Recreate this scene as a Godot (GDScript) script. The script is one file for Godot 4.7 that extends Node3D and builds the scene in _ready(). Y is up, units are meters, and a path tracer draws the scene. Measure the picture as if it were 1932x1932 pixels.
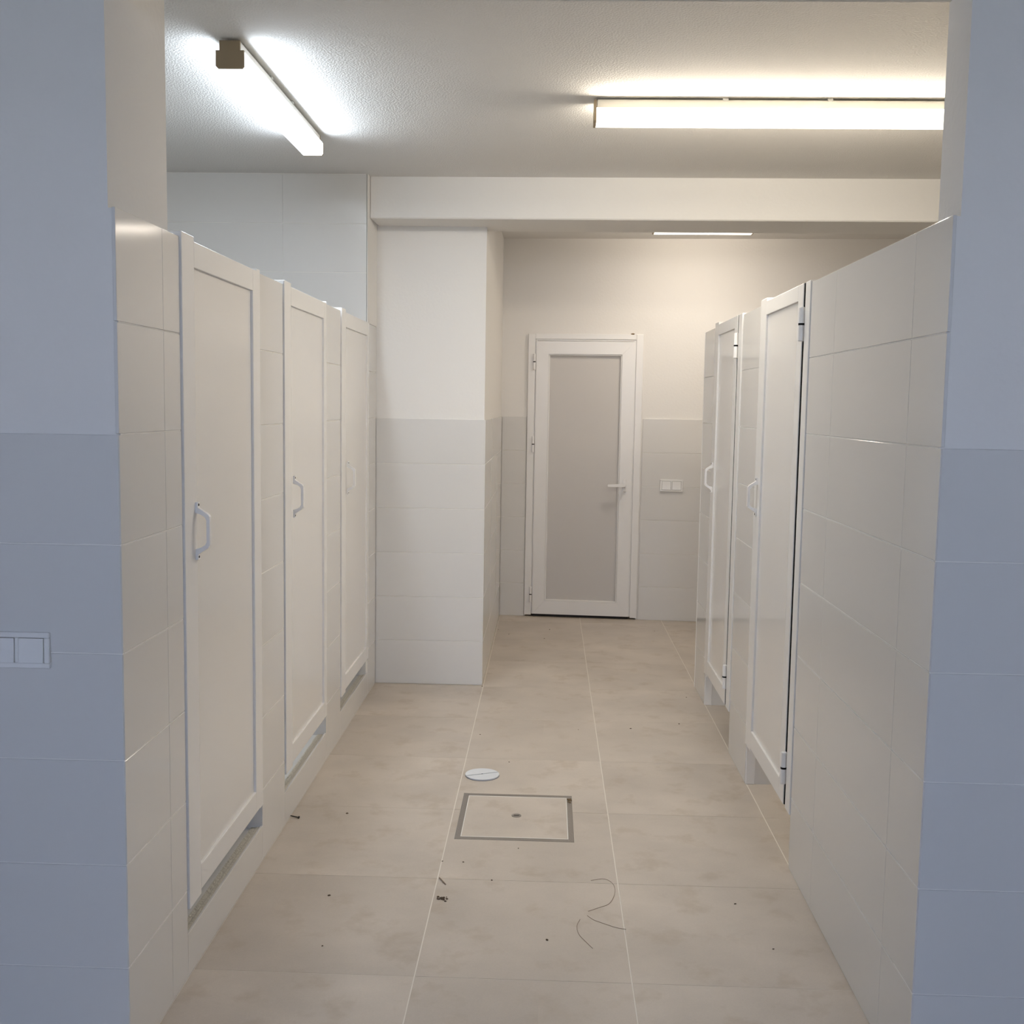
extends Node3D
# A tiled washroom seen through an opening: two rows of cubicles, a white door at the far end, three batten lamps.
# Depth from the camera runs along -Z; pt(x, y, d) is a point d metres in front of the camera's foot.

const EYE := 1.5765
const CEIL := 2.76
const CEIL_BACK := 2.80
const PL := -0.961          # face of the tiles on the left cubicle wall
const PR := 0.856           # face of the tiles on the right cubicle wall
const NEAR := 2.427         # face of the tiles on the wall with the opening
const GRID := 0.634         # floor tile length
const SKY_ENERGY := 2.75
const LAMP_COOL := Color(0.90, 0.95, 1.0)
const LAMP_WARM := Color(1.0, 0.955, 0.88)
const LAMP_BACK := Color(1.0, 0.95, 0.885)

var rng := RandomNumberGenerator.new()
var M := {}
var tiles := {}
var taken := {}


func pt(x: float, y: float, d: float) -> Vector3:
	return Vector3(x, y, -d)


# ---------------------------------------------------------------- naming and grouping
func numbered(parent: Node, called: String) -> String:
	var key := str(parent.get_instance_id()) + called
	var n: int = taken.get(key, 0)
	taken[key] = n + 1
	return called if n == 0 else "%s_%03d" % [called, n]


func put(parent: Node, o: Node3D, called: String) -> void:
	o.name = numbered(parent, called)
	parent.add_child(o, true)


func tag(o: Node3D, label: String, category: String, group := "", kind := "") -> void:
	if label: o.set_meta("label", label)
	if category: o.set_meta("category", category)
	if group: o.set_meta("group", group)
	if kind: o.set_meta("kind", kind)


func thing(called: String, label: String, category: String, at := Vector3.ZERO, turn := 0.0, group := "") -> Node3D:
	var o := Node3D.new()
	put(self, o, called)
	o.position = at
	o.rotation.y = turn
	tag(o, label, category, group)
	return o


func setting(called: String, label: String, category: String, at := Vector3.ZERO, turn := 0.0) -> Node3D:
	var o := thing(called, label, category, at, turn)
	o.set_meta("kind", "structure")
	return o


func part(parent: Node3D, called: String, st: SurfaceTool, m: Material, label := "") -> MeshInstance3D:
	var o := MeshInstance3D.new()
	o.mesh = st.commit()
	o.material_override = m
	put(parent, o, called)
	if label: o.set_meta("label", label)
	return o


# ---------------------------------------------------------------- shapes
func begin() -> SurfaceTool:
	var st := SurfaceTool.new()
	st.begin(Mesh.PRIMITIVE_TRIANGLES)
	return st


func tri(st: SurfaceTool, a: Vector3, b: Vector3, c: Vector3, out: Vector3) -> void:
	var n := (b - a).cross(c - a)
	if n.length_squared() < 1e-18:
		return
	n = n.normalized()
	var flip := n.dot(out) > 0.0
	if not flip:
		n = -n
	for p in ([a, c, b] if flip else [a, b, c]):
		st.set_normal(n)
		st.add_vertex(p)


func quad(st: SurfaceTool, a: Vector3, b: Vector3, c: Vector3, d: Vector3, out: Vector3) -> void:
	tri(st, a, b, c, out)
	tri(st, a, c, d, out)


# A box between two corners with chamfered edges (44 triangles; 12 without a chamfer).
func box(st: SurfaceTool, p: Vector3, q: Vector3, c := 0.0) -> void:
	var o := (p + q) / 2.0
	var h := (q - p).abs() / 2.0
	c = minf(c, minf(h.x, minf(h.y, h.z)) * 0.9)
	for ax in 3:
		var b := (ax + 1) % 3
		var e := (ax + 2) % 3
		for s in [-1.0, 1.0]:
			var f := []
			for k in [[-1.0, -1.0], [1.0, -1.0], [1.0, 1.0], [-1.0, 1.0]]:
				var v := Vector3.ZERO
				v[ax] = s * h[ax]
				v[b] = k[0] * (h[b] - c)
				v[e] = k[1] * (h[e] - c)
				f.append(o + v)
			var out := Vector3.ZERO
			out[ax] = s
			quad(st, f[0], f[1], f[2], f[3], out)
			if c <= 0.0:
				continue
			for t in [-1.0, 1.0]:
				var g := []
				for k in [[0, -1.0], [0, 1.0], [1, 1.0], [1, -1.0]]:
					var v := Vector3.ZERO
					v[ax] = s * (h[ax] - (c if k[0] == 1 else 0.0))
					v[b] = t * (h[b] - (c if k[0] == 0 else 0.0))
					v[e] = k[1] * (h[e] - c)
					g.append(o + v)
				var away := Vector3.ZERO
				away[ax] = s
				away[b] = t
				quad(st, g[0], g[1], g[2], g[3], away)
	if c > 0.0:
		for sx in [-1.0, 1.0]:
			for sy in [-1.0, 1.0]:
				for sz in [-1.0, 1.0]:
					var sg := Vector3(sx, sy, sz)
					tri(st, o + sg * (h - Vector3(0, c, c)), o + sg * (h - Vector3(c, 0, c)), o + sg * (h - Vector3(c, c, 0)), sg)


# A flat outline (u, v) given thickness along w, from w = 0 to w = depth.
func prism(st: SurfaceTool, outline: PackedVector2Array, at: Vector3, u: Vector3, v: Vector3, w: Vector3, depth: float) -> void:
	var pts := outline
	if Geometry2D.is_polygon_clockwise(pts):
		pts = pts.duplicate()
		pts.reverse()
	var ids := Geometry2D.triangulate_polygon(pts)
	for k in range(0, ids.size(), 3):
		var a := at + u * pts[ids[k]].x + v * pts[ids[k]].y
		var b := at + u * pts[ids[k + 1]].x + v * pts[ids[k + 1]].y
		var c := at + u * pts[ids[k + 2]].x + v * pts[ids[k + 2]].y
		tri(st, a, b, c, -w)
		tri(st, a + w * depth, b + w * depth, c + w * depth, w)
	for k in pts.size():
		var p := pts[k]
		var q := pts[(k + 1) % pts.size()]
		var n := Vector2(q.y - p.y, p.x - q.x)
		var a := at + u * p.x + v * p.y
		var b := at + u * q.x + v * q.y
		quad(st, a, b, b + w * depth, a + w * depth, u * n.x + v * n.y)


# A turned shape: profile of (radius, height) along an axis.
func lathe(st: SurfaceTool, profile: Array, at: Vector3, axis: Vector3, n := 24) -> void:
	var w := axis.normalized()
	var u := w.cross(Vector3.RIGHT if absf(w.x) < 0.9 else Vector3.UP).normalized()
	var v := w.cross(u)
	for k in profile.size() - 1:
		var p: Vector2 = profile[k]
		var q: Vector2 = profile[k + 1]
		var slope := Vector2(q.y - p.y, p.x - q.x)
		for i in n:
			var a := TAU * i / n
			var b := TAU * (i + 1) / n
			var da := u * cos(a) + v * sin(a)
			var db := u * cos(b) + v * sin(b)
			var mid := (da + db).normalized()
			var out := mid * slope.x + w * slope.y
			quad(st, at + da * p.x + w * p.y, at + db * p.x + w * p.y, at + db * q.x + w * q.y, at + da * q.x + w * q.y, out)


func tube(st: SurfaceTool, path: Array, r: float, n := 6) -> void:
	for k in path.size() - 1:
		var a: Vector3 = path[k]
		var b: Vector3 = path[k + 1]
		var w := (b - a).normalized()
		lathe(st, [Vector2(0, 0), Vector2(r, 0), Vector2(r, a.distance_to(b)), Vector2(0, a.distance_to(b))], a, w, n)


# ---------------------------------------------------------------- materials
func mat(col: Color, rough: float, spec := 0.5) -> StandardMaterial3D:
	var m := StandardMaterial3D.new()
	m.albedo_color = col
	m.roughness = rough
	m.metallic_specular = spec
	return m


func relief(m: StandardMaterial3D, size_m: float, freq: float, strength: float, kind := FastNoiseLite.TYPE_SIMPLEX_SMOOTH, octaves := 3, px := 512, seed_no := 3) -> void:
	var nz := FastNoiseLite.new()
	nz.noise_type = kind
	nz.seed = seed_no
	nz.frequency = freq
	nz.fractal_octaves = octaves
	var t := NoiseTexture2D.new()
	t.width = px
	t.height = px
	t.seamless = true
	t.as_normal_map = true
	t.bump_strength = 6.0
	t.noise = nz
	m.normal_enabled = true
	m.normal_texture = t
	m.normal_scale = strength
	m.uv1_triplanar = true
	m.uv1_world_triplanar = true
	m.uv1_scale = Vector3.ONE / size_m


func floor_picture() -> ImageTexture:
	# the clouded, faintly streaked print of a beige stoneware tile, with building dirt trodden over it
	var n := 1024
	var img := Image.create_empty(n, n, false, Image.FORMAT_RGB8)
	var cloud := FastNoiseLite.new()
	cloud.seed = 11
	cloud.noise_type = FastNoiseLite.TYPE_SIMPLEX_SMOOTH
	cloud.frequency = 0.0045
	cloud.fractal_octaves = 5
	var streak := FastNoiseLite.new()
	streak.seed = 23
	streak.frequency = 0.012
	streak.fractal_octaves = 4
	var dirt := FastNoiseLite.new()
	dirt.seed = 37
	dirt.frequency = 0.011
	dirt.fractal_octaves = 5
	dirt.fractal_gain = 0.6
	for y in n:
		for x in n:
			# blend the noise with itself across the middle so that the picture repeats without a seam
			var wx := absf(x - n / 2.0) / (n / 2.0)
			var k := clampf((wx - 0.8) / 0.2, 0.0, 1.0) * 0.5
			var xx := float(x)
			var other := xx - n if x > n / 2 else xx + n
			var wy := absf(y - n / 2.0) / (n / 2.0)
			var k2 := clampf((wy - 0.8) / 0.2, 0.0, 1.0) * 0.5
			var yo := float(y) - n if y > n / 2 else float(y) + n
			var c := lerpf(lerpf(cloud.get_noise_2d(xx, y), cloud.get_noise_2d(other, y), k), cloud.get_noise_2d(xx, yo), k2)
			var s := lerpf(lerpf(streak.get_noise_2d(xx * 0.7, y * 1.7), streak.get_noise_2d(other * 0.7, y * 1.7), k), streak.get_noise_2d(xx * 0.7, yo * 1.7), k2)
			var d := lerpf(lerpf(dirt.get_noise_2d(xx, y), dirt.get_noise_2d(other, y), k), dirt.get_noise_2d(xx, yo), k2)
			var grain := rng.randf_range(-0.012, 0.012)
			var v := 1.0 + 0.075 * c + 0.015 * s + grain
			var smudge := clampf((d - 0.12) * 1.1, 0.0, 0.45) * (0.85 + 0.3 * absf(s))
			var col := Color(0.772 * v, 0.732 * v, 0.686 * v).lerp(Color(0.60, 0.53, 0.44), smudge * 0.55)
			img.set_pixel(x, y, col)
	return ImageTexture.create_from_image(img)


func make_materials() -> void:
	var plaster := mat(Color(0.915, 0.905, 0.89), 0.9, 0.3)
	relief(plaster, 0.8, 0.07, 0.055, FastNoiseLite.TYPE_SIMPLEX_SMOOTH, 3)
	M.plaster = plaster
	M.entrance = mat(Color(0.70, 0.69, 0.67), 0.9, 0.3)
	var ceiling := mat(Color(0.90, 0.89, 0.875), 0.95, 0.25)
	relief(ceiling, 0.6, 0.11, 0.30, FastNoiseLite.TYPE_SIMPLEX_SMOOTH, 3, 512, 8)
	M.ceiling = ceiling
	for k in 3:
		M["tile%d" % k] = mat([Color(0.868, 0.86, 0.847), Color(0.866, 0.858, 0.845), Color(0.870, 0.862, 0.849)][k], [0.10, 0.11, 0.12][k])
	M.grout = mat(Color(0.93, 0.92, 0.90), 0.9, 0.2)
	M.floor_grout = mat(Color(0.90, 0.875, 0.835), 0.9, 0.2)
	var fl := mat(Color(1, 1, 1), 0.42, 0.45)
	fl.albedo_texture = floor_picture()
	fl.uv1_triplanar = true
	fl.uv1_world_triplanar = true
	fl.uv1_scale = Vector3.ONE / 2.6
	M.floor = fl
	for k in 3:
		var v: StandardMaterial3D = fl.duplicate()
		v.albedo_color = [Color(0.99, 0.987, 0.984), Color(0.98, 0.977, 0.974), Color(1.0, 0.998, 0.996)][k]
		v.uv1_offset = Vector3(0.31 * k, 0, 0.47 * k)
		M["floor%d" % k] = v
	var mortar := mat(Color(0.77, 0.75, 0.705), 0.95, 0.2)
	relief(mortar, 0.4, 0.05, 0.9, FastNoiseLite.TYPE_SIMPLEX_SMOOTH, 4, 512, 5)
	M.mortar = mortar
	M.lacquer = mat(Color(0.925, 0.918, 0.908), 0.28)
	M.panel = mat(Color(0.915, 0.905, 0.89), 0.13)
	M.panel_matt = mat(Color(0.805, 0.79, 0.775), 0.5)
	M.handle = mat(Color(0.93, 0.925, 0.92), 0.3)
	M.rubber = mat(Color(0.05, 0.05, 0.05), 0.7, 0.3)
	M.seal = mat(Color(0.20, 0.19, 0.19), 0.7, 0.3)
	M.screw = mat(Color(0.16, 0.15, 0.145), 0.45)
	M.switch = mat(Color(0.93, 0.925, 0.915), 0.25)
	var steel := mat(Color(0.58, 0.555, 0.53), 0.42)
	steel.metallic = 0.6
	relief(steel, 0.25, 0.06, 0.25)
	M.steel = steel
	M.lip = mat(Color(0.90, 0.885, 0.86), 0.5)
	M.cover = mat(Color(0.86, 0.875, 0.895), 0.35)
	M.groove = mat(Color(0.33, 0.36, 0.42), 0.6)
	M.channel = mat(Color(0.90, 0.885, 0.85), 0.4)
	M.cap = mat(Color(0.64, 0.575, 0.47), 0.45)
	M.clip = mat(Color(0.9, 0.9, 0.88), 0.3)
	M.grit = mat(Color(0.36, 0.31, 0.26), 0.9, 0.2)
	M.chip = mat(Color(0.50, 0.42, 0.32), 0.9, 0.2)
	M.hair = mat(Color(0.55, 0.48, 0.42), 0.7, 0.3)
	var glass := mat(Color(0.9, 0.95, 1.0, 0.06), 0.02)
	glass.transparency = BaseMaterial3D.TRANSPARENCY_ALPHA
	M.glass = glass


func glow(col: Color, energy: float) -> StandardMaterial3D:
	var m := mat(Color(0.93, 0.93, 0.92), 0.4)
	m.emission_enabled = true
	m.emission = col
	m.emission_energy_multiplier = energy
	return m


# ---------------------------------------------------------------- tiles
# One tile lying on the plane through `at` (its centre) with normal n; alike tiles share a mesh.
func tile(parent: Node3D, called: String, at: Vector3, ux: Vector3, n: Vector3, w: float, h: float, th: float, family: String, bevel := 0.0009) -> void:
	var key := "%d_%d_%d" % [roundi(w * 2000), roundi(h * 2000), roundi(th * 2000)]
	if not tiles.has(key):
		var st := begin()
		box(st, Vector3(-w / 2, -h / 2, -th), Vector3(w / 2, h / 2, 0), bevel)
		tiles[key] = st.commit()
	var o := MeshInstance3D.new()
	o.mesh = tiles[key]
	o.material_override = M[family + str(rng.randi() % 3)]
	put(parent, o, called)
	var b := Basis(ux, n.cross(ux), n)
	o.transform = Transform3D(b * Basis.from_euler(Vector3(rng.randf_range(-0.0005, 0.0005), rng.randf_range(-0.0003, 0.0003), 0)), at)


# Rows and columns of wall tiles: u runs along ux from `at`, v runs up.
func tile_field(parent: Node3D, at: Vector3, ux: Vector3, n: Vector3, us: Array, vs: Array, th := 0.008, family := "tile") -> void:
	for i in us.size() - 1:
		for j in vs.size() - 1:
			var w: float = us[i + 1] - us[i] - 0.0012
			var h: float = vs[j + 1] - vs[j] - 0.003
			tile(parent, "tile", at + ux * (us[i] + us[i + 1]) / 2.0 + Vector3.UP * (vs[j] + vs[j + 1]) / 2.0, ux, n, w, h, th, family)


func steps(from: float, to: float, by: float) -> Array:
	var a := []
	var k := from
	while k < to - 0.01:
		a.append(k)
		k += by
	a.append(to)
	return a


# ---------------------------------------------------------------- lamps
# A batten lamp, its length along local x, hanging from the ceiling at y = 0.
func batten(label: String, at: Vector3, turn: float, length: float, width: float, col: Color, power: float) -> void:
	var t := thing("batten_lamp", label, "lamp", at, turn, "white batten lamps on the ceiling")
	var hl := length / 2.0
	var st := begin()
	box(st, Vector3(-hl + 0.012, -0.042, -width * 0.36), Vector3(hl - 0.012, -0.007, width * 0.36), 0.003)
	box(st, Vector3(-hl + 0.010, -0.0415, -width * 0.495), Vector3(hl - 0.010, -0.0385, width * 0.495), 0.001)
	part(t, "channel", st, M.channel)
	for x in [-0.17, 0.09]:
		st = begin()
		box(st, Vector3(x * length - 0.011, -0.012, -width * 0.39), Vector3(x * length + 0.011, 0.0, width * 0.39), 0.002)
		part(t, "clip", st, M.clip)
	st = begin()
	var hw := width / 2.0
	prism(st, PackedVector2Array([Vector2(-hw, -0.042), Vector2(-hw, -0.088), Vector2(-hw + 0.006, -0.095), Vector2(hw - 0.006, -0.095), Vector2(hw, -0.088), Vector2(hw, -0.042)]), Vector3(-hl + 0.008, 0, 0), Vector3.BACK, Vector3.UP, Vector3.RIGHT, length - 0.016)
	part(t, "diffuser", st, glow(col, 4.0))
	for s in [-1.0, 1.0]:
		st = begin()
		var x0: float = s * hl - (0.010 if s > 0 else 0.0)
		prism(st, PackedVector2Array([Vector2(-hw - 0.001, -0.039), Vector2(-hw - 0.001, -0.089), Vector2(-hw + 0.006, -0.0965), Vector2(hw - 0.006, -0.0965), Vector2(hw + 0.001, -0.089), Vector2(hw + 0.001, -0.039), Vector2(hw * 0.74, -0.039), Vector2(hw * 0.74, -0.008), Vector2(-hw * 0.74, -0.008), Vector2(-hw * 0.74, -0.039)]), Vector3(x0, 0, 0), Vector3.BACK, Vector3.UP, Vector3.RIGHT, 0.010)
		part(t, "end_cap", st, M.cap, "yellowed plastic end cap")
	# the light that the three glowing faces give
	for f in [[Vector3(0, -0.0985, 0), Vector3(-PI / 2, 0, 0), width - 0.012, 0.62], [Vector3(0, -0.066, hw + 0.003), Vector3(0, PI, 0), 0.045, 0.24], [Vector3(0, -0.066, -hw - 0.003), Vector3.ZERO, 0.045, 0.24]]:
		var a := AreaLight3D.new()
		a.area_size = Vector2(length - 0.04, f[2])
		a.light_color = col
		a.light_energy = power * f[3]
		a.area_range = 12.0
		a.area_attenuation = 2.0
		a.shadow_enabled = true
		a.position = f[0]
		a.rotation = f[1]
		put(t, a, "glow_light")


# ---------------------------------------------------------------- doors
# A cubicle door in the plane x = face; s is +1 when it looks towards +x. z values are depths from the camera.
func handle(parent: Node3D, at: Vector3, out: Vector3, along: Vector3) -> void:
	var st := begin()
	var w := 0.017
	prism(st, PackedVector2Array([Vector2(0, 0.0785), Vector2(0.007, 0.0785), Vector2(0.007, 0.064), Vector2(0.034, 0.046), Vector2(0.039, 0.039), Vector2(0.039, -0.039), Vector2(0.034, -0.046), Vector2(0.007, -0.064), Vector2(0.007, -0.0785), Vector2(0, -0.0785), Vector2(0, -0.050), Vector2(0.015, -0.045), Vector2(0.025, -0.039), Vector2(0.030, -0.030), Vector2(0.030, 0.030), Vector2(0.025, 0.039), Vector2(0.015, 0.045), Vector2(0, 0.050)]), at - along * w / 2.0, out, Vector3.UP, along, w)
	var h := part(parent, "handle", st, M.handle, "white bow handle")
	for y in [-0.0713, 0.0713]:
		st = begin()
		lathe(st, [Vector2(0.0034, 0.0), Vector2(0.0034, 0.0018), Vector2(0, 0.0024)], at + out * 0.0066 + Vector3.UP * y + along * 0.001, out, 10)
		part(h, "screw", st, M.screw)


func barrel_hinge(parent: Node3D, at: Vector3, r := 0.010, half := 0.054, plate := Vector3.ZERO) -> void:
	var st := begin()
	for s in [-1.0, 1.0]:
		lathe(st, [Vector2(0, 0), Vector2(r, 0), Vector2(r, half - 0.003), Vector2(r - 0.002, half), Vector2(0, half)], at + Vector3.UP * s * 0.0035, Vector3.UP * s, 16)
		if plate != Vector3.ZERO:
			box(st, at + Vector3.UP * s * 0.006 - plate * 0.5 - Vector3(0.002, 0, 0.002), at + Vector3.UP * s * half + plate * 0.5 + Vector3(0.002, 0, 0.002), 0.001)
	var h := part(parent, "hinge", st, M.handle)
	st = begin()
	lathe(st, [Vector2(0, -0.0034), Vector2(r + 0.0006, -0.0034), Vector2(r + 0.0006, 0.0034), Vector2(0, 0.0034)], at, Vector3.UP, 16)
	part(h, "washer", st, M.rubber, "black washer")


func cubicle_door(label: String, s: float, face: float, z0: float, z1: float, near_stile: float, far_stile: float, y0: float, y1: float, handle_at: float, hinge_at: float) -> Node3D:
	var t := thing("cubicle_door", label, "door", pt(face, 0, (z0 + z1) / 2.0), 0.0, "white cubicle doors")
	var o := t.position
	var front := face + s * 0.005
	var back := front - s * 0.042
	var rail_lo := 0.072
	var rail_hi := 0.068 if s > 0 else 0.054
	# stiles: the long uprights stand a little past the rails, top and bottom
	for k in 2:
		var st := begin()
		var a := z0 if k == 0 else z1 - far_stile
		var b := z0 + near_stile if k == 0 else z1
		var long := (k == 0) == (s > 0)
		box(st, pt(back, y0 - (0.013 if long else 0.0), a) - o, pt(front, y1 + (0.013 if long else 0.0), b) - o, 0.0012)
		part(t, "stile", st, M.lacquer)
	for k in 2:
		var st := begin()
		box(st, pt(back, y0 if k == 0 else y1 - rail_hi, z0 + near_stile + 0.0004) - o, pt(front, y0 + rail_lo if k == 0 else y1, z1 - far_stile - 0.0004) - o, 0.0012)
		part(t, "rail", st, M.lacquer)
	var sp := begin()
	box(sp, pt(front - s * 0.030, y0 + rail_lo - 0.01, z0 + near_stile - 0.01) - o, pt(front - s * 0.0085, y1 - rail_hi + 0.01, z1 - far_stile + 0.01) - o)
	part(t, "panel", sp, M.panel, "glossy white infill panel")
	handle(t, pt(front, 1.225, handle_at) - o, Vector3(s, 0, 0), Vector3(0, 0, 1))
	if hinge_at > 0.0:
		sp = begin()
		box(sp, pt(front - s * 0.003, y0, z0 - 0.004) - o, pt(back, y1, z0 - 0.0003) - o, 0.0008)
		part(t, "rubber_seal", sp, M.rubber, "black rubber seal along the hinge edge")
		for y in [1.867, 0.327]:
			barrel_hinge(t, pt(front + s * 0.006, y, hinge_at) - o)
	return t


# A slim frame post beside a cubicle door, part of the wall.
func post(parent: Node3D, called: String, face: float, s: float, z0: float, z1: float, y0: float, y1: float, m: Material, proud := 0.003) -> void:
	var st := begin()
	box(st, pt(face - s * 0.045, y0, z0), pt(face + s * proud, y1, z1), 0.0015)
	part(parent, called, st, m)


func switch_plate(called: String, label: String, at: Vector3, turn: float, w: float, h: float) -> void:
	# faces local +z
	var t := thing(called, label, "switch", at, turn)
	var st := begin()
	var win := h * 0.70
	var y1 := h / 2.0
	for r in [[-w / 2, w / 2, win / 2, y1], [-w / 2, w / 2, -y1, -win / 2], [-w / 2, -w / 2 + (h - win) / 2, -win / 2, win / 2], [w / 2 - (h - win) / 2, w / 2, -win / 2, win / 2], [-0.0045, 0.0045, -win / 2, win / 2]]:
		box(st, Vector3(r[0], r[2], 0), Vector3(r[1], r[3], 0.010), 0.0015)
	part(t, "cover_frame", st, M.switch)
	for s in [-1.0, 1.0]:
		st = begin()
		var cx: float = s * (w / 2 - (h - win) / 2 + 0.0045) / 2.0
		var hw := (w / 2 - (h - win) / 2 - 0.0045) / 2.0 - 0.0012
		prism(st, PackedVector2Array([Vector2(-win / 2 + 0.0012, 0), Vector2(win / 2 - 0.0012, 0), Vector2(win / 2 - 0.0012, 0.010), Vector2(0, 0.0105), Vector2(-win / 2 + 0.0012, 0.0135)]), Vector3(cx - hw, 0, 0), Vector3.UP, Vector3.BACK, Vector3.RIGHT, hw * 2)
		part(t, "rocker", st, M.switch)
	st = begin()
	box(st, Vector3(-w / 2 + 0.006, -h / 2 + 0.006, -0.001), Vector3(w / 2 - 0.006, h / 2 - 0.006, 0.003))
	part(t, "back_plate", st, M.seal)


# ================================================================ the scene
func _ready() -> void:
	rng.seed = 20240
	# ---- camera
	var cam := Camera3D.new()
	cam.name = "camera"
	cam.fov = 50.02
	cam.transform = Transform3D(Basis(Vector3(0.99930061, 0.01553808, -0.03401256), Vector3(-0.01872277, 0.99526175, -0.09541232), Vector3(0.03236887, 0.0959824, 0.99485659)), Vector3(0, EYE, 0))
	cam.near = 0.05
	cam.far = 60.0
	add_child(cam)
	cam.current = true
	# ---- sky and exposure
	var env := Environment.new()
	env.background_mode = Environment.BG_SKY
	var sky := Sky.new()
	var sm := ProceduralSkyMaterial.new()
	sm.sky_top_color = Color(0.72, 0.80, 0.96)
	sm.sky_horizon_color = Color(0.84, 0.88, 0.96)
	sm.ground_bottom_color = Color(0.60, 0.64, 0.70)
	sm.ground_horizon_color = Color(0.76, 0.81, 0.89)
	sm.sky_energy_multiplier = SKY_ENERGY
	sm.ground_energy_multiplier = SKY_ENERGY * 1.1
	sm.sun_angle_max = 0.0
	sky.sky_material = sm
	env.sky = sky
	env.tonemap_mode = Environment.TONE_MAPPER_LINEAR
	env.tonemap_exposure = 1.0
	env.sdfgi_enabled = true
	env.ssao_enabled = true
	env.ssil_enabled = true
	var we := WorldEnvironment.new()
	we.name = "surroundings"
	we.environment = env
	add_child(we)
	make_materials()
	build_shell()
	build_partitions()
	build_far_end()
	build_lamps()
	build_doors()
	build_small_things()


func build_shell() -> void:
	var st: SurfaceTool
	# ---- floor
	var fl := setting("floor", "beige stoneware floor tiles with pale joints, scuffed with building dirt", "floor")
	st = begin()
	box(st, pt(-2.7, -0.14, -2.7), pt(3.2, -0.0008, 8.6))
	part(fl, "screed", st, M.floor_grout)
	st = begin()
	box(st, pt(-2.7, -0.0004, -2.7), pt(2.7, -0.0001, 2.255))
	part(fl, "entrance_floor", st, M.floor0)
	var xs := [-0.9625, -0.345, 0.257, 0.863, 1.466, 2.07, 2.675, 2.99]
	for i in xs.size() - 1:
		for k in 10:
			var za := 2.893 + (k - 1) * GRID
			var zb := minf(za + GRID, 8.29)
			if i == 1 and (k == 2 or k == 3):
				continue   # these two are cut round the access hatch, below
			tile(fl, "floor_tile", pt((xs[i] + xs[i + 1]) / 2, 0, (za + zb) / 2), Vector3.RIGHT, Vector3.UP, xs[i + 1] - xs[i] - 0.0034, zb - za - 0.0018, 0.010, "floor", 0.0004)
	for k in [2, 3]:
		var za: float = 2.893 + (k - 1) * GRID + 0.0009
		var zb: float = za + GRID - 0.0018
		var hz0 := 3.866
		var hz1 := 4.345
		st = begin()
		var xa := -0.3432
		var xb := 0.2552
		var parts := [[xa, -0.320, maxf(za, hz0), minf(zb, hz1)], [0.121, xb, maxf(za, hz0), minf(zb, hz1)]]
		if za < hz0:
			parts.append([xa, xb, za, hz0])
		if zb > hz1:
			parts.append([xa, xb, hz1, zb])
		for r in parts:
			box(st, pt(r[0], -0.010, r[2]), pt(r[1], 0.0, r[3]))
		part(fl, "floor_tile", st, M["floor%d" % (k - 1)])
	# ---- ceilings
	var ce := setting("ceiling", "white stippled ceiling over the washroom", "ceiling")
	st = begin()
	box(st, pt(-2.5, CEIL, 2.42), pt(3.2, CEIL + 0.2, 6.0))
	part(ce, "stippled_ceiling", st, M.ceiling)
	st = begin()
	box(st, pt(-2.5, CEIL_BACK, 6.0), pt(3.2, CEIL + 0.2, 8.7))
	part(ce, "stippled_ceiling", st, M.ceiling)
	st = begin()
	box(st, pt(-2.7, CEIL, -2.8), pt(2.7, CEIL + 0.2, 2.42))
	part(ce, "entrance_ceiling", st, M.entrance)
	# ---- outer walls
	var wl := setting("wall_outer_left", "outer wall behind the left cubicles", "wall")
	st = begin()
	box(st, pt(-2.5, 0, 2.81), pt(-2.3, CEIL_BACK, 8.6))
	part(wl, "masonry", st, M.plaster)
	var wr := setting("wall_outer_right", "outer wall behind the right cubicles", "wall")
	st = begin()
	box(st, pt(3.0, 0, 2.57), pt(3.2, CEIL_BACK, 8.6))
	part(wr, "masonry", st, M.plaster)
	# ---- the entrance space behind the camera, open to daylight through a wide window
	for s in [-1.0, 1.0]:
		var we := setting("wall_entrance_left" if s < 0 else "wall_entrance_right", "plastered side wall of the entrance space", "wall")
		st = begin()
		box(st, pt(s * 2.5, 0, -2.7), pt(s * 2.7, CEIL, 2.43))
		part(we, "masonry", st, M.entrance)
	var wb := setting("wall_entrance_back", "entrance wall with the wide window behind the camera", "wall")
	st = begin()
	box(st, pt(-2.5, 0, -2.7), pt(2.5, 1.64, -2.5))
	box(st, pt(-2.5, 2.66, -2.7), pt(2.5, CEIL, -2.5))
	box(st, pt(-2.5, 1.64, -2.7), pt(-2.2, 2.66, -2.5))
	box(st, pt(2.2, 1.64, -2.7), pt(2.5, 2.66, -2.5))
	part(wb, "masonry", st, M.entrance)
	var wi := setting("window_1", "long high white window letting daylight into the entrance", "window", pt(0, 1.64, -2.6))
	st = begin()
	for r in [[-2.2, 2.2, 0.0, 0.04], [-2.2, 2.2, 0.98, 1.02], [-2.2, -2.15, 0.04, 0.98], [2.15, 2.2, 0.04, 0.98], [-0.76, -0.70, 0.04, 0.98], [0.70, 0.76, 0.04, 0.98]]:
		box(st, Vector3(r[0], r[2], -0.03), Vector3(r[1], r[3], 0.03), 0.003)
	part(wi, "window_frame", st, M.lacquer)
	for r in [[-2.15, -0.76], [-0.70, 0.70], [0.76, 2.15]]:
		st = begin()
		box(st, Vector3(r[0], 0.04, -0.004), Vector3(r[1], 0.98, 0.004))
		part(wi, "pane", st, M.glass)
	# ---- the wall with the opening
	var wf := setting("wall_front", "wall with the opening, white plaster above a tiled dado", "wall")
	st = begin()
	box(st, pt(-2.5, 0, 2.44), pt(-0.981, CEIL, 2.82))
	part(wf, "masonry", st, M.plaster)
	st = begin()
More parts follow.
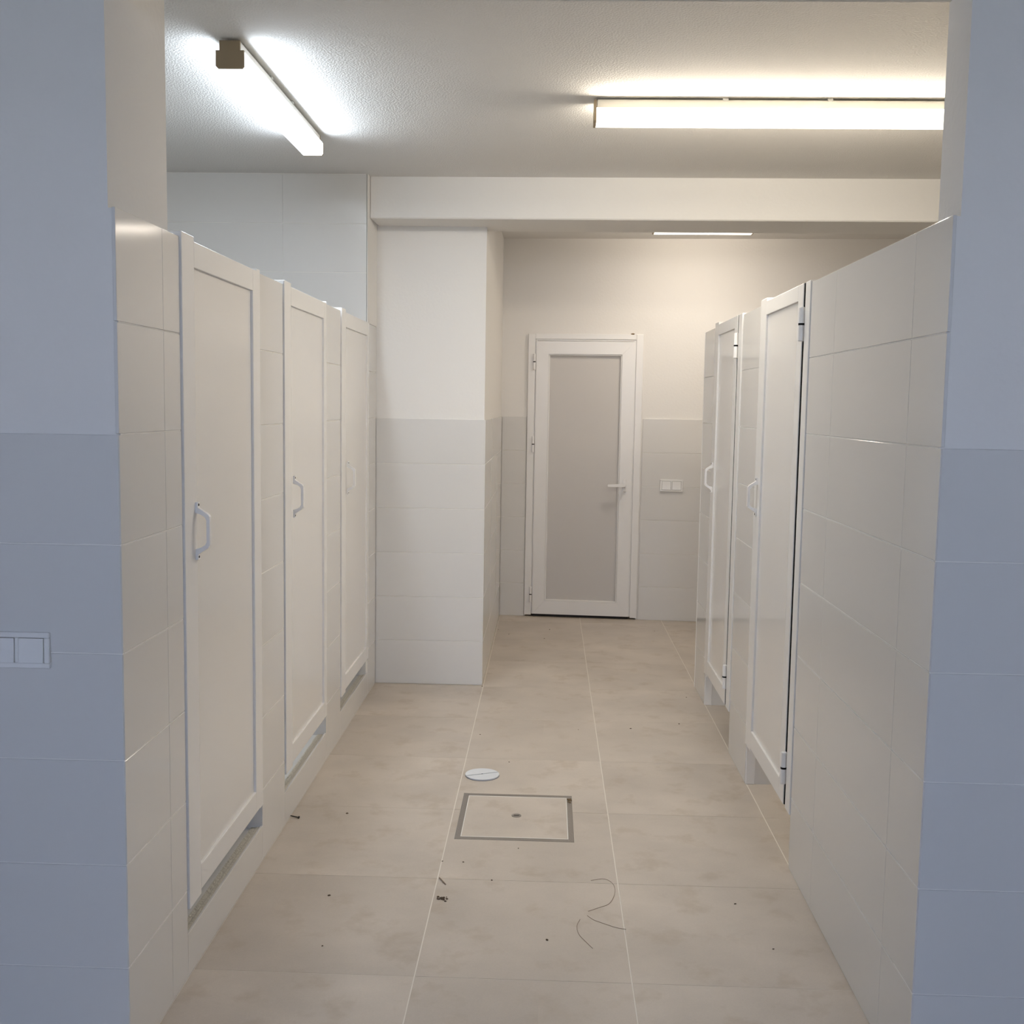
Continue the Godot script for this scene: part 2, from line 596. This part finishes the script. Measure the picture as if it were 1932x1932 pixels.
	box(st, pt(0.876, 0, 2.44), pt(3.2, CEIL, 2.58))
	part(wf, "masonry", st, M.plaster)
	st = begin()
	box(st, pt(-0.985, 2.488, 2.44), pt(0.88, CEIL, 2.58), 0.004)
	part(wf, "lintel", st, M.plaster)
	# plaster fillets that close the edge of the proud tiles
	st = begin()
	box(st, pt(-0.9815, 0, 2.4395), pt(-0.9622, 1.998, 2.56))
	part(wf, "plaster_edge", st, M.plaster)
	st = begin()
	box(st, pt(0.8572, 0, 2.4395), pt(0.8765, 1.998, 2.57))
	part(wf, "plaster_edge", st, M.plaster)
	for r in [[-2.45, -0.9625], [0.8575, 2.45]]:
		st = begin()
		box(st, pt(r[0], 0, NEAR + 0.0024), pt(r[1], 1.4985, 2.4385))
		part(wf, "grout_bed", st, M.grout)
	tile_field(wf, pt(-2.4, 0, NEAR), Vector3.RIGHT, Vector3.BACK, [0.0, 0.72, 1.4382], steps(0, 1.5, 0.25), 0.010)
	tile_field(wf, pt(0.8575, 0, NEAR), Vector3.RIGHT, Vector3.BACK, [0.0, 0.72, 1.44], steps(0, 1.5, 0.25), 0.010)


func build_partitions() -> void:
	var st: SurfaceTool
	var up := steps(0, 2.0, 0.25)
	# ---- left cubicle wall: piers between the doors on a continuous kerb
	var wl := setting("wall_left", "white tiled cubicle wall on the left, standing on a low kerb", "wall")
	var piers := [[2.45, 2.846], [3.630, 3.950], [4.708, 5.042], [5.822, 6.085]]
	for k in 4:
		st = begin()
		box(st, pt(-1.06, 0, piers[k][0]), pt(PL - 0.0022, 1.999, piers[k][1]))
		part(wl, "masonry", st, M.grout)
	var cuts := [[2.4285, 2.723, 2.846], [3.630, 3.950], [4.708, 5.042], [5.822, 6.085]]
	for k in 4:
		tile_field(wl, pt(PL, 0, 0), Vector3(0, 0, -1), Vector3.RIGHT, cuts[k], up)
	# kerb under each door, tiled in front, rough mortar on top
	for g in [[2.846, 3.630], [3.950, 4.708], [5.042, 5.822]]:
		st = begin()
		box(st, pt(-1.0, 0, g[0]), pt(PL - 0.0022, 0.118, g[1]))
		part(wl, "kerb", st, M.mortar, "rough mortar kerb")
		tile_field(wl, pt(PL, 0, 0), Vector3(0, 0, -1), Vector3.RIGHT, g, [0.0, 0.126])
		st = begin()
		box(st, pt(PL - 0.022, 0.112, g[0] + 0.012), pt(PL - 0.0095, 0.1215, g[1] - 0.004), 0.003)
		part(wl, "mortar_fillet", st, M.mortar)
	# raised cubicle floors and the dividers between the cubicles
	st = begin()
	box(st, pt(-2.3, 0, 2.82), pt(-1.0, 0.114, 5.78))
	part(wl, "cubicle_floor", st, M.tile0)
	for z in [3.70, 4.80]:
		st = begin()
		box(st, pt(-2.3, 0.1, z - 0.06), pt(-1.0, 1.99, z + 0.05))
		part(wl, "divider", st, M.tile1)
	for d in [[3.590, 3.629], [4.704, 4.7075], [5.818, 5.8215]]:
		post(wl, "frame_post", PL, 1.0, d[0], d[1], 0.20, 2.008, M.lacquer)
	# ---- end wall of the left cubicles, tiled up to the ceiling
	var we := setting("wall_cubicle_end", "pale tiled wall rising to the ceiling behind the left cubicles", "wall")
	st = begin()
	box(st, pt(-2.3, 0, 5.794), pt(-0.968, CEIL + 0.05, 6.3))
	part(we, "masonry", st, M.plaster)
	st = begin()
	box(st, pt(-2.3, 0.1, 5.788), pt(-0.968, CEIL + 0.01, 5.795))
	part(we, "grout_bed", st, M.grout)
	tile_field(we, pt(-2.3, 0, 5.786), Vector3.RIGHT, Vector3.BACK, [0.0, 0.175, 0.895, 1.334], [0.112, 0.257, 0.507, 0.757, 1.007, 1.257, 1.507, 1.757, 2.007, 2.257, 2.507, 2.758])
	# ---- right cubicle wall
	var wr := setting("wall_right", "white tiled cubicle wall on the right, ending short of the far door", "wall")
	for g in [[2.45, 3.697], [4.553, 4.978], [5.790, 6.165]]:
		st = begin()
		box(st, pt(PR + 0.0022, 0, g[0]), pt(PR + 0.10, 1.999, g[1]))
		part(wr, "masonry", st, M.grout)
	for g in [[2.4285, 2.663, 3.383, 3.697], [4.553, 4.978], [5.790, 6.165]]:
		tile_field(wr, pt(PR, 0, 0), Vector3(0, 0, -1), Vector3.LEFT, g, up)
	# tile edge trims and the faces that look towards the entrance below the doors
	for z in [4.553, 5.790]:
		st = begin()
		box(st, pt(PR + 0.002, 0, z - 0.012), pt(PR + 0.040, 1.99, z - 0.001), 0.002)
		part(wr, "edge_trim", st, M.lacquer)
		st = begin()
		box(st, pt(PR + 0.040, 0, z - 0.006), pt(3.0, 1.99, z + 0.08))
		part(wr, "divider", st, M.tile1)
	st = begin()
	box(st, pt(PR - 0.002, 0, 6.164), pt(PR + 0.102, 2.0, 6.172), 0.002)
	part(wr, "edge_trim", st, M.lacquer)
	st = begin()
	box(st, pt(PR + 0.10, 0, 6.08), pt(3.0, 1.99, 6.165))
	part(wr, "divider", st, M.tile1)
	for d in [[3.701, 3.769], [4.986, 5.078]]:
		post(wr, "frame_post", PR, -1.0, d[0], d[1], 0.187, 2.006, M.lacquer, 0.004)


func build_far_end() -> void:
	var st: SurfaceTool
	# ---- the wall mass left of the passage
	var wc := setting("wall_column", "broad white pier beside the passage, plastered above a tiled dado", "wall")
	st = begin()
	box(st, pt(-1.2, 0, 6.0945), pt(-0.359, CEIL_BACK + 0.05, 8.4))
	part(wc, "masonry", st, M.plaster)
	st = begin()
	box(st, pt(-0.9605, 0, 6.0893), pt(-0.3542, 1.4985, 8.17))
	part(wc, "grout_bed", st, M.grout)
	tile_field(wc, pt(-0.961, 0, 6.087), Vector3.RIGHT, Vector3.BACK, [0.0, 0.605], steps(0, 1.5, 0.25))
	tile_field(wc, pt(-0.352, 0, 0), Vector3(0, 0, -1), Vector3.RIGHT, [6.088, 6.81, 7.53, 8.188], steps(0, 1.5, 0.25))
	st = begin()
	box(st, pt(-0.964, 2.0, 5.784), pt(-0.9605, CEIL, 6.096))
	part(wc, "plaster_return", st, M.plaster)
	# ---- beam across the ceiling
	var bm := setting("trim_1", "deep white plastered beam across the ceiling", "beam", pt(-0.9615, 0, 5.85), -0.020)
	st = begin()
	box(st, Vector3(0, 2.546, -0.41), Vector3(4.0, CEIL_BACK, 0), 0.006)
	part(bm, "plastered_beam", st, M.plaster)
	# ---- back wall, turned a little; local x along the wall, local z towards the room
	var wb := setting("wall_back", "far wall with the white door, plastered above a tiled dado", "wall", pt(0, 0, 8.175), -0.065)
	st = begin()
	box(st, Vector3(-1.2, -0.05, -0.45), Vector3(3.3, CEIL_BACK, -0.20))
	box(st, Vector3(-1.2, 0, -0.25), Vector3(-0.158, CEIL_BACK, -0.010), 0.0)
	box(st, Vector3(0.672, 0, -0.25), Vector3(3.3, CEIL_BACK, -0.010), 0.0)
	box(st, Vector3(-0.158, 2.102, -0.25), Vector3(0.672, CEIL_BACK, -0.010), 0.0)
	part(wb, "masonry", st, M.plaster)
	for r in [[-0.352, -0.168], [0.690, 3.02]]:
		st = begin()
		box(st, Vector3(r[0], 0, -0.012), Vector3(r[1], 1.4985, -0.0024))
		part(wb, "grout_bed", st, M.grout)
	tile_field(wb, Vector3(0, 0, 0), Vector3.RIGHT, Vector3.BACK, [-0.352, -0.168], steps(0, 1.5, 0.25))
	tile_field(wb, Vector3(0, 0, 0), Vector3.RIGHT, Vector3.BACK, [0.690, 1.410, 2.130, 2.850, 3.02], steps(0, 1.5, 0.25))
	# ---- far door
	var d := setting("door_1", "white far door with one tall grey panel, closed", "door", pt(0, 0, 8.175), -0.065)
	st = begin()
	for r in [[-0.164, -0.112, 0.012, 2.112], [0.628, 0.680, 0.012, 2.112], [-0.112, 0.628, 2.072, 2.112]]:
		box(st, Vector3(r[0], r[2], -0.06), Vector3(r[1], r[3], 0.012), 0.003)
	part(d, "door_frame", st, M.lacquer)
	st = begin()
	for r in [[-0.114, -0.100, 0.02, 2.075], [0.616, 0.630, 0.02, 2.075], [-0.10, 0.616, 2.061, 2.075]]:
		box(st, Vector3(r[0], r[2], -0.05), Vector3(r[1], r[3], 0.002), 0.001)
	part(d, "inner_rebate", st, M.lacquer)
	for r in [["stile", [-0.104, 0.022, -0.104, 2.058, -0.012, 1.964, -0.012, 0.122]], ["stile", [0.620, 0.022, 0.620, 2.058, 0.528, 1.964, 0.528, 0.122]], ["rail", [-0.1035, 0.022, 0.6195, 0.022, 0.5275, 0.122, -0.0115, 0.122]], ["rail", [-0.1035, 2.058, 0.6195, 2.058, 0.5275, 1.964, -0.0115, 1.964]]]:
		st = begin()
		var v: Array = r[1]
		prism(st, PackedVector2Array([Vector2(v[0], v[1]), Vector2(v[2], v[3]), Vector2(v[4], v[5]), Vector2(v[6], v[7])]), Vector3(0, 0, -0.03), Vector3.RIGHT, Vector3.UP, Vector3.BACK, 0.046)
		part(d, r[0], st, M.lacquer)
	st = begin()
	for r in [[-0.012, 0.528, 0.122, 0.132], [-0.012, 0.528, 1.954, 1.964], [-0.012, -0.002, 0.132, 1.954], [0.518, 0.528, 0.132, 1.954]]:
		box(st, Vector3(r[0], r[2], -0.02), Vector3(r[1], r[3], 0.010), 0.003)
	part(d, "glazing_bead", st, M.lacquer)
	st = begin()
	box(st, Vector3(-0.012, 0.124, -0.024), Vector3(0.528, 1.962, -0.014))
	part(d, "panel", st, M.panel_matt, "tall matt grey infill panel")
	st = begin()
	box(st, Vector3(-0.10, 0.002, -0.03), Vector3(0.616, 0.021, -0.006))
	part(d, "threshold_gap", st, M.seal)
	# lever handle on a slim plate
	st = begin()
	box(st, Vector3(0.553, 0.958, 0.016), Vector3(0.581, 1.050, 0.024), 0.003)
	var plate := part(d, "handle_plate", st, M.handle)
	st = begin()
	lathe(st, [Vector2(0.013, 0), Vector2(0.013, 0.032), Vector2(0.009, 0.045), Vector2(0, 0.047)], Vector3(0.566, 1.008, 0.022), Vector3.BACK, 16)
	prism(st, PackedVector2Array([Vector2(0.568, 0.998), Vector2(0.568, 1.020), Vector2(0.552, 1.019), Vector2(0.45, 1.014), Vector2(0.444, 1.011), Vector2(0.444, 0.999), Vector2(0.45, 0.996), Vector2(0.545, 0.996)]), Vector3(0, 0, 0.055), Vector3.RIGHT, Vector3.UP, Vector3.BACK, 0.014)
	part(plate, "lever", st, M.handle)
	st = begin()
	lathe(st, [Vector2(0.008, 0), Vector2(0.008, 0.006), Vector2(0, 0.007)], Vector3(0.567, 0.974, 0.023), Vector3.BACK, 12)
	part(plate, "keyhole_rose", st, M.handle)
	for y in [1.905, 1.298, 0.170]:
		barrel_hinge(d, Vector3(-0.116, y, 0.022), 0.009, 0.056)


func build_lamps() -> void:
	batten("cool white batten lamp on the ceiling above the left cubicles, end-on to the camera", pt(-1.067, CEIL, 4.318), PI / 2, 1.27, 0.092, LAMP_COOL, 1.8)
	batten("long warm white batten lamp across the ceiling above the right cubicles", pt(0.149 + 0.76, CEIL, 4.376), -0.006, 1.52, 0.092, LAMP_WARM, 3.7)
	batten("short warm batten lamp beyond the ceiling beam, near the far door", pt(0.967, CEIL_BACK, 7.22), -0.03, 0.645, 0.19, LAMP_BACK, 1.35)


func build_doors() -> void:
	cubicle_door("nearest of the three white cubicle doors on the left, handle largest", 1.0, PL, 2.851, 3.588, 0.10, 0.052, 0.206, 2.0, 2.944, 0.0)
	cubicle_door("middle of the three white cubicle doors on the left", 1.0, PL, 3.957, 4.702, 0.10, 0.052, 0.206, 2.0, 4.085, 0.0)
	cubicle_door("white cubicle door on the left farthest in, beside the pier", 1.0, PL, 5.050, 5.816, 0.10, 0.052, 0.206, 2.0, 5.185, 0.0)
	cubicle_door("nearer white cubicle door on the right, barrel hinges towards the camera", -1.0, PR, 3.798, 4.548, 0.075, 0.115, 0.190, 2.006, 4.485, 3.782)
	cubicle_door("farther white cubicle door on the right, next to the end of the tiled wall", -1.0, PR, 5.104, 5.784, 0.075, 0.115, 0.190, 2.006, 5.72, 5.090)


func build_small_things() -> void:
	var st: SurfaceTool
	switch_plate("light_switch", "double white light switch on the tiled wall left of the opening", pt(-1.2025, 1.006, NEAR), 0.0, 0.151, 0.083)
	switch_plate("light_switch", "double white light switch on the tiles right of the far door", pt(0, 0, 8.175) + Vector3(0.912, 1.012, 0.001).rotated(Vector3.UP, -0.065), -0.065, 0.167, 0.090)
	# ---- access hatch let into the floor
	var h := thing("floor_hatch", "square tiled access hatch in a steel frame, set in the floor", "hatch", pt(-0.0995, 0, 4.1055))
	st = begin()
	var a := 0.2195
	var b := 0.1985
	var dz := 0.2385
	var ez := 0.2135
	for r in [[-a, -b, -dz, dz], [b, a, -dz, dz], [-b, b, -dz, -ez], [-b, b, ez, dz]]:
		box(st, Vector3(r[0], -0.011, r[2]), Vector3(r[1], 0.0008, r[3]), 0.0006)
	part(h, "steel_frame", st, M.steel)
	st = begin()
	for r in [[-b, -b + 0.0035, -ez, ez], [b - 0.0035, b, -ez, ez], [-b + 0.0035, b - 0.0035, -ez, -ez + 0.005], [-b + 0.0035, b - 0.0035, ez - 0.005, ez]]:
		box(st, Vector3(r[0] + 0.0001, -0.011, r[2] + 0.0001), Vector3(r[1] - 0.0001, 0.0006, r[3] - 0.0001))
	part(h, "grout_lip", st, M.lip)
	st = begin()
	box(st, Vector3(-b + 0.0036, -0.011, -ez + 0.0051), Vector3(b - 0.0036, 0.0004, ez - 0.0051), 0.0005)
	part(h, "tile_lid", st, M.floor2)
	st = begin()
	lathe(st, [Vector2(0.019, 0.0002), Vector2(0.019, 0.0022), Vector2(0.016, 0.0030), Vector2(0.013, 0.0018), Vector2(0, 0.0014)], Vector3(0.001, 0, -0.006), Vector3.UP, 24)
	var knob := part(h, "lifting_plug", st, M.steel)
	st = begin()
	box(st, Vector3(-0.010, 0.0012, -0.008), Vector3(0.012, 0.0030, -0.0045), 0.0005)
	part(knob, "slot_bar", st, M.screw)
	# ---- round drain cover
	var c := thing("drain_cover", "round white plastic drain cover beyond the floor hatch, split by a slot", "cover", pt(-0.2585, 0, 4.567), 0.40)
	st = begin()
	lathe(st, [Vector2(0, 0.0), Vector2(0.0735, 0.0), Vector2(0.0735, 0.0012), Vector2(0.0715, 0.0020), Vector2(0, 0.0020)], Vector3.ZERO, Vector3.UP, 48)
	part(c, "base_ring", st, M.groove)
	for s in [-1.0, 1.0]:
		var half := PackedVector2Array()
		for k in 25:
			var an := lerpf(0.040, PI - 0.040, k / 24.0)
			half.append(Vector2(cos(an) * 0.0725, s * sin(an) * 0.0725))
		st = begin()
		prism(st, half, Vector3(0, 0.0018, 0), Vector3.RIGHT, Vector3.FORWARD, Vector3.UP, 0.0048)
		part(c, "half_disc", st, M.cover)
	st = begin()
	lathe(st, [Vector2(0.0035, 0.0), Vector2(0.0035, 0.0072), Vector2(0, 0.0078)], Vector3.ZERO, Vector3.UP, 12)
	part(c, "centre_screw", st, M.groove)
	# ---- the screw left at the foot of the left wall
	var sc := thing("screw", "dark screw lying on the floor at the foot of the left kerb", "screw", pt(-0.943, 0.004, 4.03), 1.15)
	st = begin()
	tube(st, [Vector3(0, 0, -0.022), Vector3(0, 0, 0.018)], 0.0022, 8)
	part(sc, "shank", st, M.screw)
	st = begin()
	lathe(st, [Vector2(0.0, 0.0), Vector2(0.0055, 0.001), Vector2(0.0055, 0.0022), Vector2(0.0022, 0.005)], Vector3(0, 0, 0.021), Vector3.FORWARD, 12)
	part(sc, "head", st, M.screw)
	# ---- litter: a clump of dirt, a splinter, two threads, loose grit, a chip on the far door frame
	var clump := begin()
	for k in 22:
		var p := Vector3(rng.randfn(0.0, 0.010), 0.0005, rng.randfn(0.0, 0.009))
		lump(clump, p, rng.randf_range(0.0012, 0.0042))
	var cl := part(self, "dirt_clump", clump, M.grit)
	cl.position = pt(-0.312, 0.001, 3.378)
	tag(cl, "dark clump of dirt on the beige floor, left in front of the hatch", "dirt")
	var mc := begin()
	for k in 7:
		lump(mc, Vector3(rng.randf_range(-0.006, 0.006), 0.0008, rng.randf_range(-0.022, 0.022)), rng.randf_range(0.002, 0.005))
	var crust := part(self, "mortar_crust", mc, M.chip)
	crust.position = pt(0.109, 0.0016, 4.285)
	tag(crust, "brown crust of dried mortar on the far right corner of the hatch frame", "mortar")
	var sp := begin()
	tube(sp, [pt(-0.339, 0.002, 3.53), pt(-0.328, 0.003, 3.508), pt(-0.313, 0.0025, 3.478)], 0.0018, 6)
	tag(part(self, "splinter", sp, M.hair), "thin brown splinter on the floor just beyond the clump of dirt", "splinter")
	tag(thread([Vector2(0.168, 3.544), Vector2(0.213, 3.560), Vector2(0.240, 3.524), Vector2(0.243, 3.457), Vector2(0.221, 3.378), Vector2(0.185, 3.345), Vector2(0.151, 3.318)]), "longest curved thread on the floor, right in front of the hatch", "thread")
	tag(thread([Vector2(0.147, 3.289), Vector2(0.165, 3.262), Vector2(0.182, 3.249), Vector2(0.229, 3.217), Vector2(0.262, 3.206)]), "short straightish thread on the floor between two curved threads", "thread")
	tag(thread([Vector2(0.124, 3.262), Vector2(0.113, 3.215), Vector2(0.118, 3.165), Vector2(0.141, 3.112), Vector2(0.156, 3.081)]), "curved thread on the floor nearest the camera of the three threads", "thread")
	var chip := begin()
	lump(chip, Vector3.ZERO, 0.010, 1.7)
	var ch := part(self, "plaster_chip", chip, M.chip)
	ch.position = pt(0.600, 2.114, 8.128)
	tag(ch, "small brown plaster chip on top of the far door frame", "chip")
	var grit := [
		[-0.333, 7.648, "close to the pier, leftmost before the far door"],
		[-0.253, 7.493, "left of the far door, just right of another crumb"],
		[-0.006, 7.38, "before the far door, left of the middle floor joint"],
		[0.03, 7.688, "right at the foot of the far door"],
		[0.776, 7.714, "below the switch right of the far door"],
		[0.78, 5.928, "beside the end of the right tiled wall"],
		[0.68, 5.413, "left of the farther right cubicle door"],
		[0.43, 5.31, "midway between the middle joint and the farther right door"],
		[0.171, 5.27, "just left of the middle joint, beyond the drain cover"],
		[-0.304, 5.15, "beside the left joint, well beyond the drain cover"],
		[-0.35, 6.06, "at the near right foot of the pier"],
		[-0.679, 3.375, "left of the clump of dirt, on the left tiles"],
		[-0.342, 3.667, "on the left joint before the hatch corner"],
		[-0.269, 3.664, "just right of the left joint, before the hatch"],
		[-0.163, 3.525, "beyond the clump of dirt, on the cross joint"],
		[0.022, 3.124, "nearest the camera on the middle tiles"],
		[-0.633, 3.046, "nearest the camera on the left tiles"],
		[0.687, 3.112, "nearest the camera on the right tiles"],
		[0.624, 3.402, "on the right tiles, right of the threads"],
		[-0.752, 4.086, "between the dark screw and the hatch"],
		[-0.082, 3.796, "by the front edge of the hatch, at its middle"],
		[-0.15, 4.75, "just beyond the drain cover, to its right"],
	]
	var shapes := []
	for k in 4:
		var g := begin()
		lump(g, Vector3.ZERO, 0.0023 + 0.0006 * k, 1.4)
		shapes.append(g.commit())
	for k in grit.size():
		var o := MeshInstance3D.new()
		o.mesh = shapes[k % 4]
		o.material_override = M.grit
		put(self, o, "grit_crumb")
		o.position = pt(grit[k][0], 0.0010, grit[k][1])
		o.rotation.y = rng.randf() * TAU
		tag(o, "tiny dark crumb of grit " + grit[k][2], "grit", "loose grit on the floor")


func lump(st: SurfaceTool, at: Vector3, r: float, stretch := 1.2) -> void:
	var ring := []
	for j in 4:
		var row := []
		for i in 7:
			var a := TAU * i / 7.0
			var ph := PI * (j + 0.5) / 4.0
			var k := r * rng.randf_range(0.75, 1.15)
			row.append(at + Vector3(cos(a) * sin(ph) * k * stretch, cos(ph) * k * 0.6, sin(a) * sin(ph) * k))
		ring.append(row)
	for j in 3:
		for i in 7:
			var n := (i + 1) % 7
			quad(st, ring[j][i], ring[j][n], ring[j + 1][n], ring[j + 1][i], ring[j][i] - at)
	for i in 7:
		tri(st, ring[0][i], ring[0][(i + 1) % 7], at + Vector3.UP * r * 0.6, Vector3.UP)
		tri(st, ring[3][i], ring[3][(i + 1) % 7], at - Vector3.UP * r * 0.6, Vector3.DOWN)


func thread(points: Array) -> MeshInstance3D:
	var curve := Curve3D.new()
	curve.bake_interval = 0.006
	for k in points.size():
		var p: Vector2 = points[k]
		var before: Vector2 = points[maxi(k - 1, 0)]
		var after: Vector2 = points[mini(k + 1, points.size() - 1)]
		var t := (after - before) / 6.0
		curve.add_point(pt(p.x, 0.0012, p.y), Vector3(-t.x, 0, t.y), Vector3(t.x, 0, -t.y))
	var path := []
	for k in 33:
		path.append(curve.sample_baked(curve.get_baked_length() * k / 32.0))
	var st := begin()
	tube(st, path, 0.0007, 5)
	return part(self, "thread", st, M.hair)
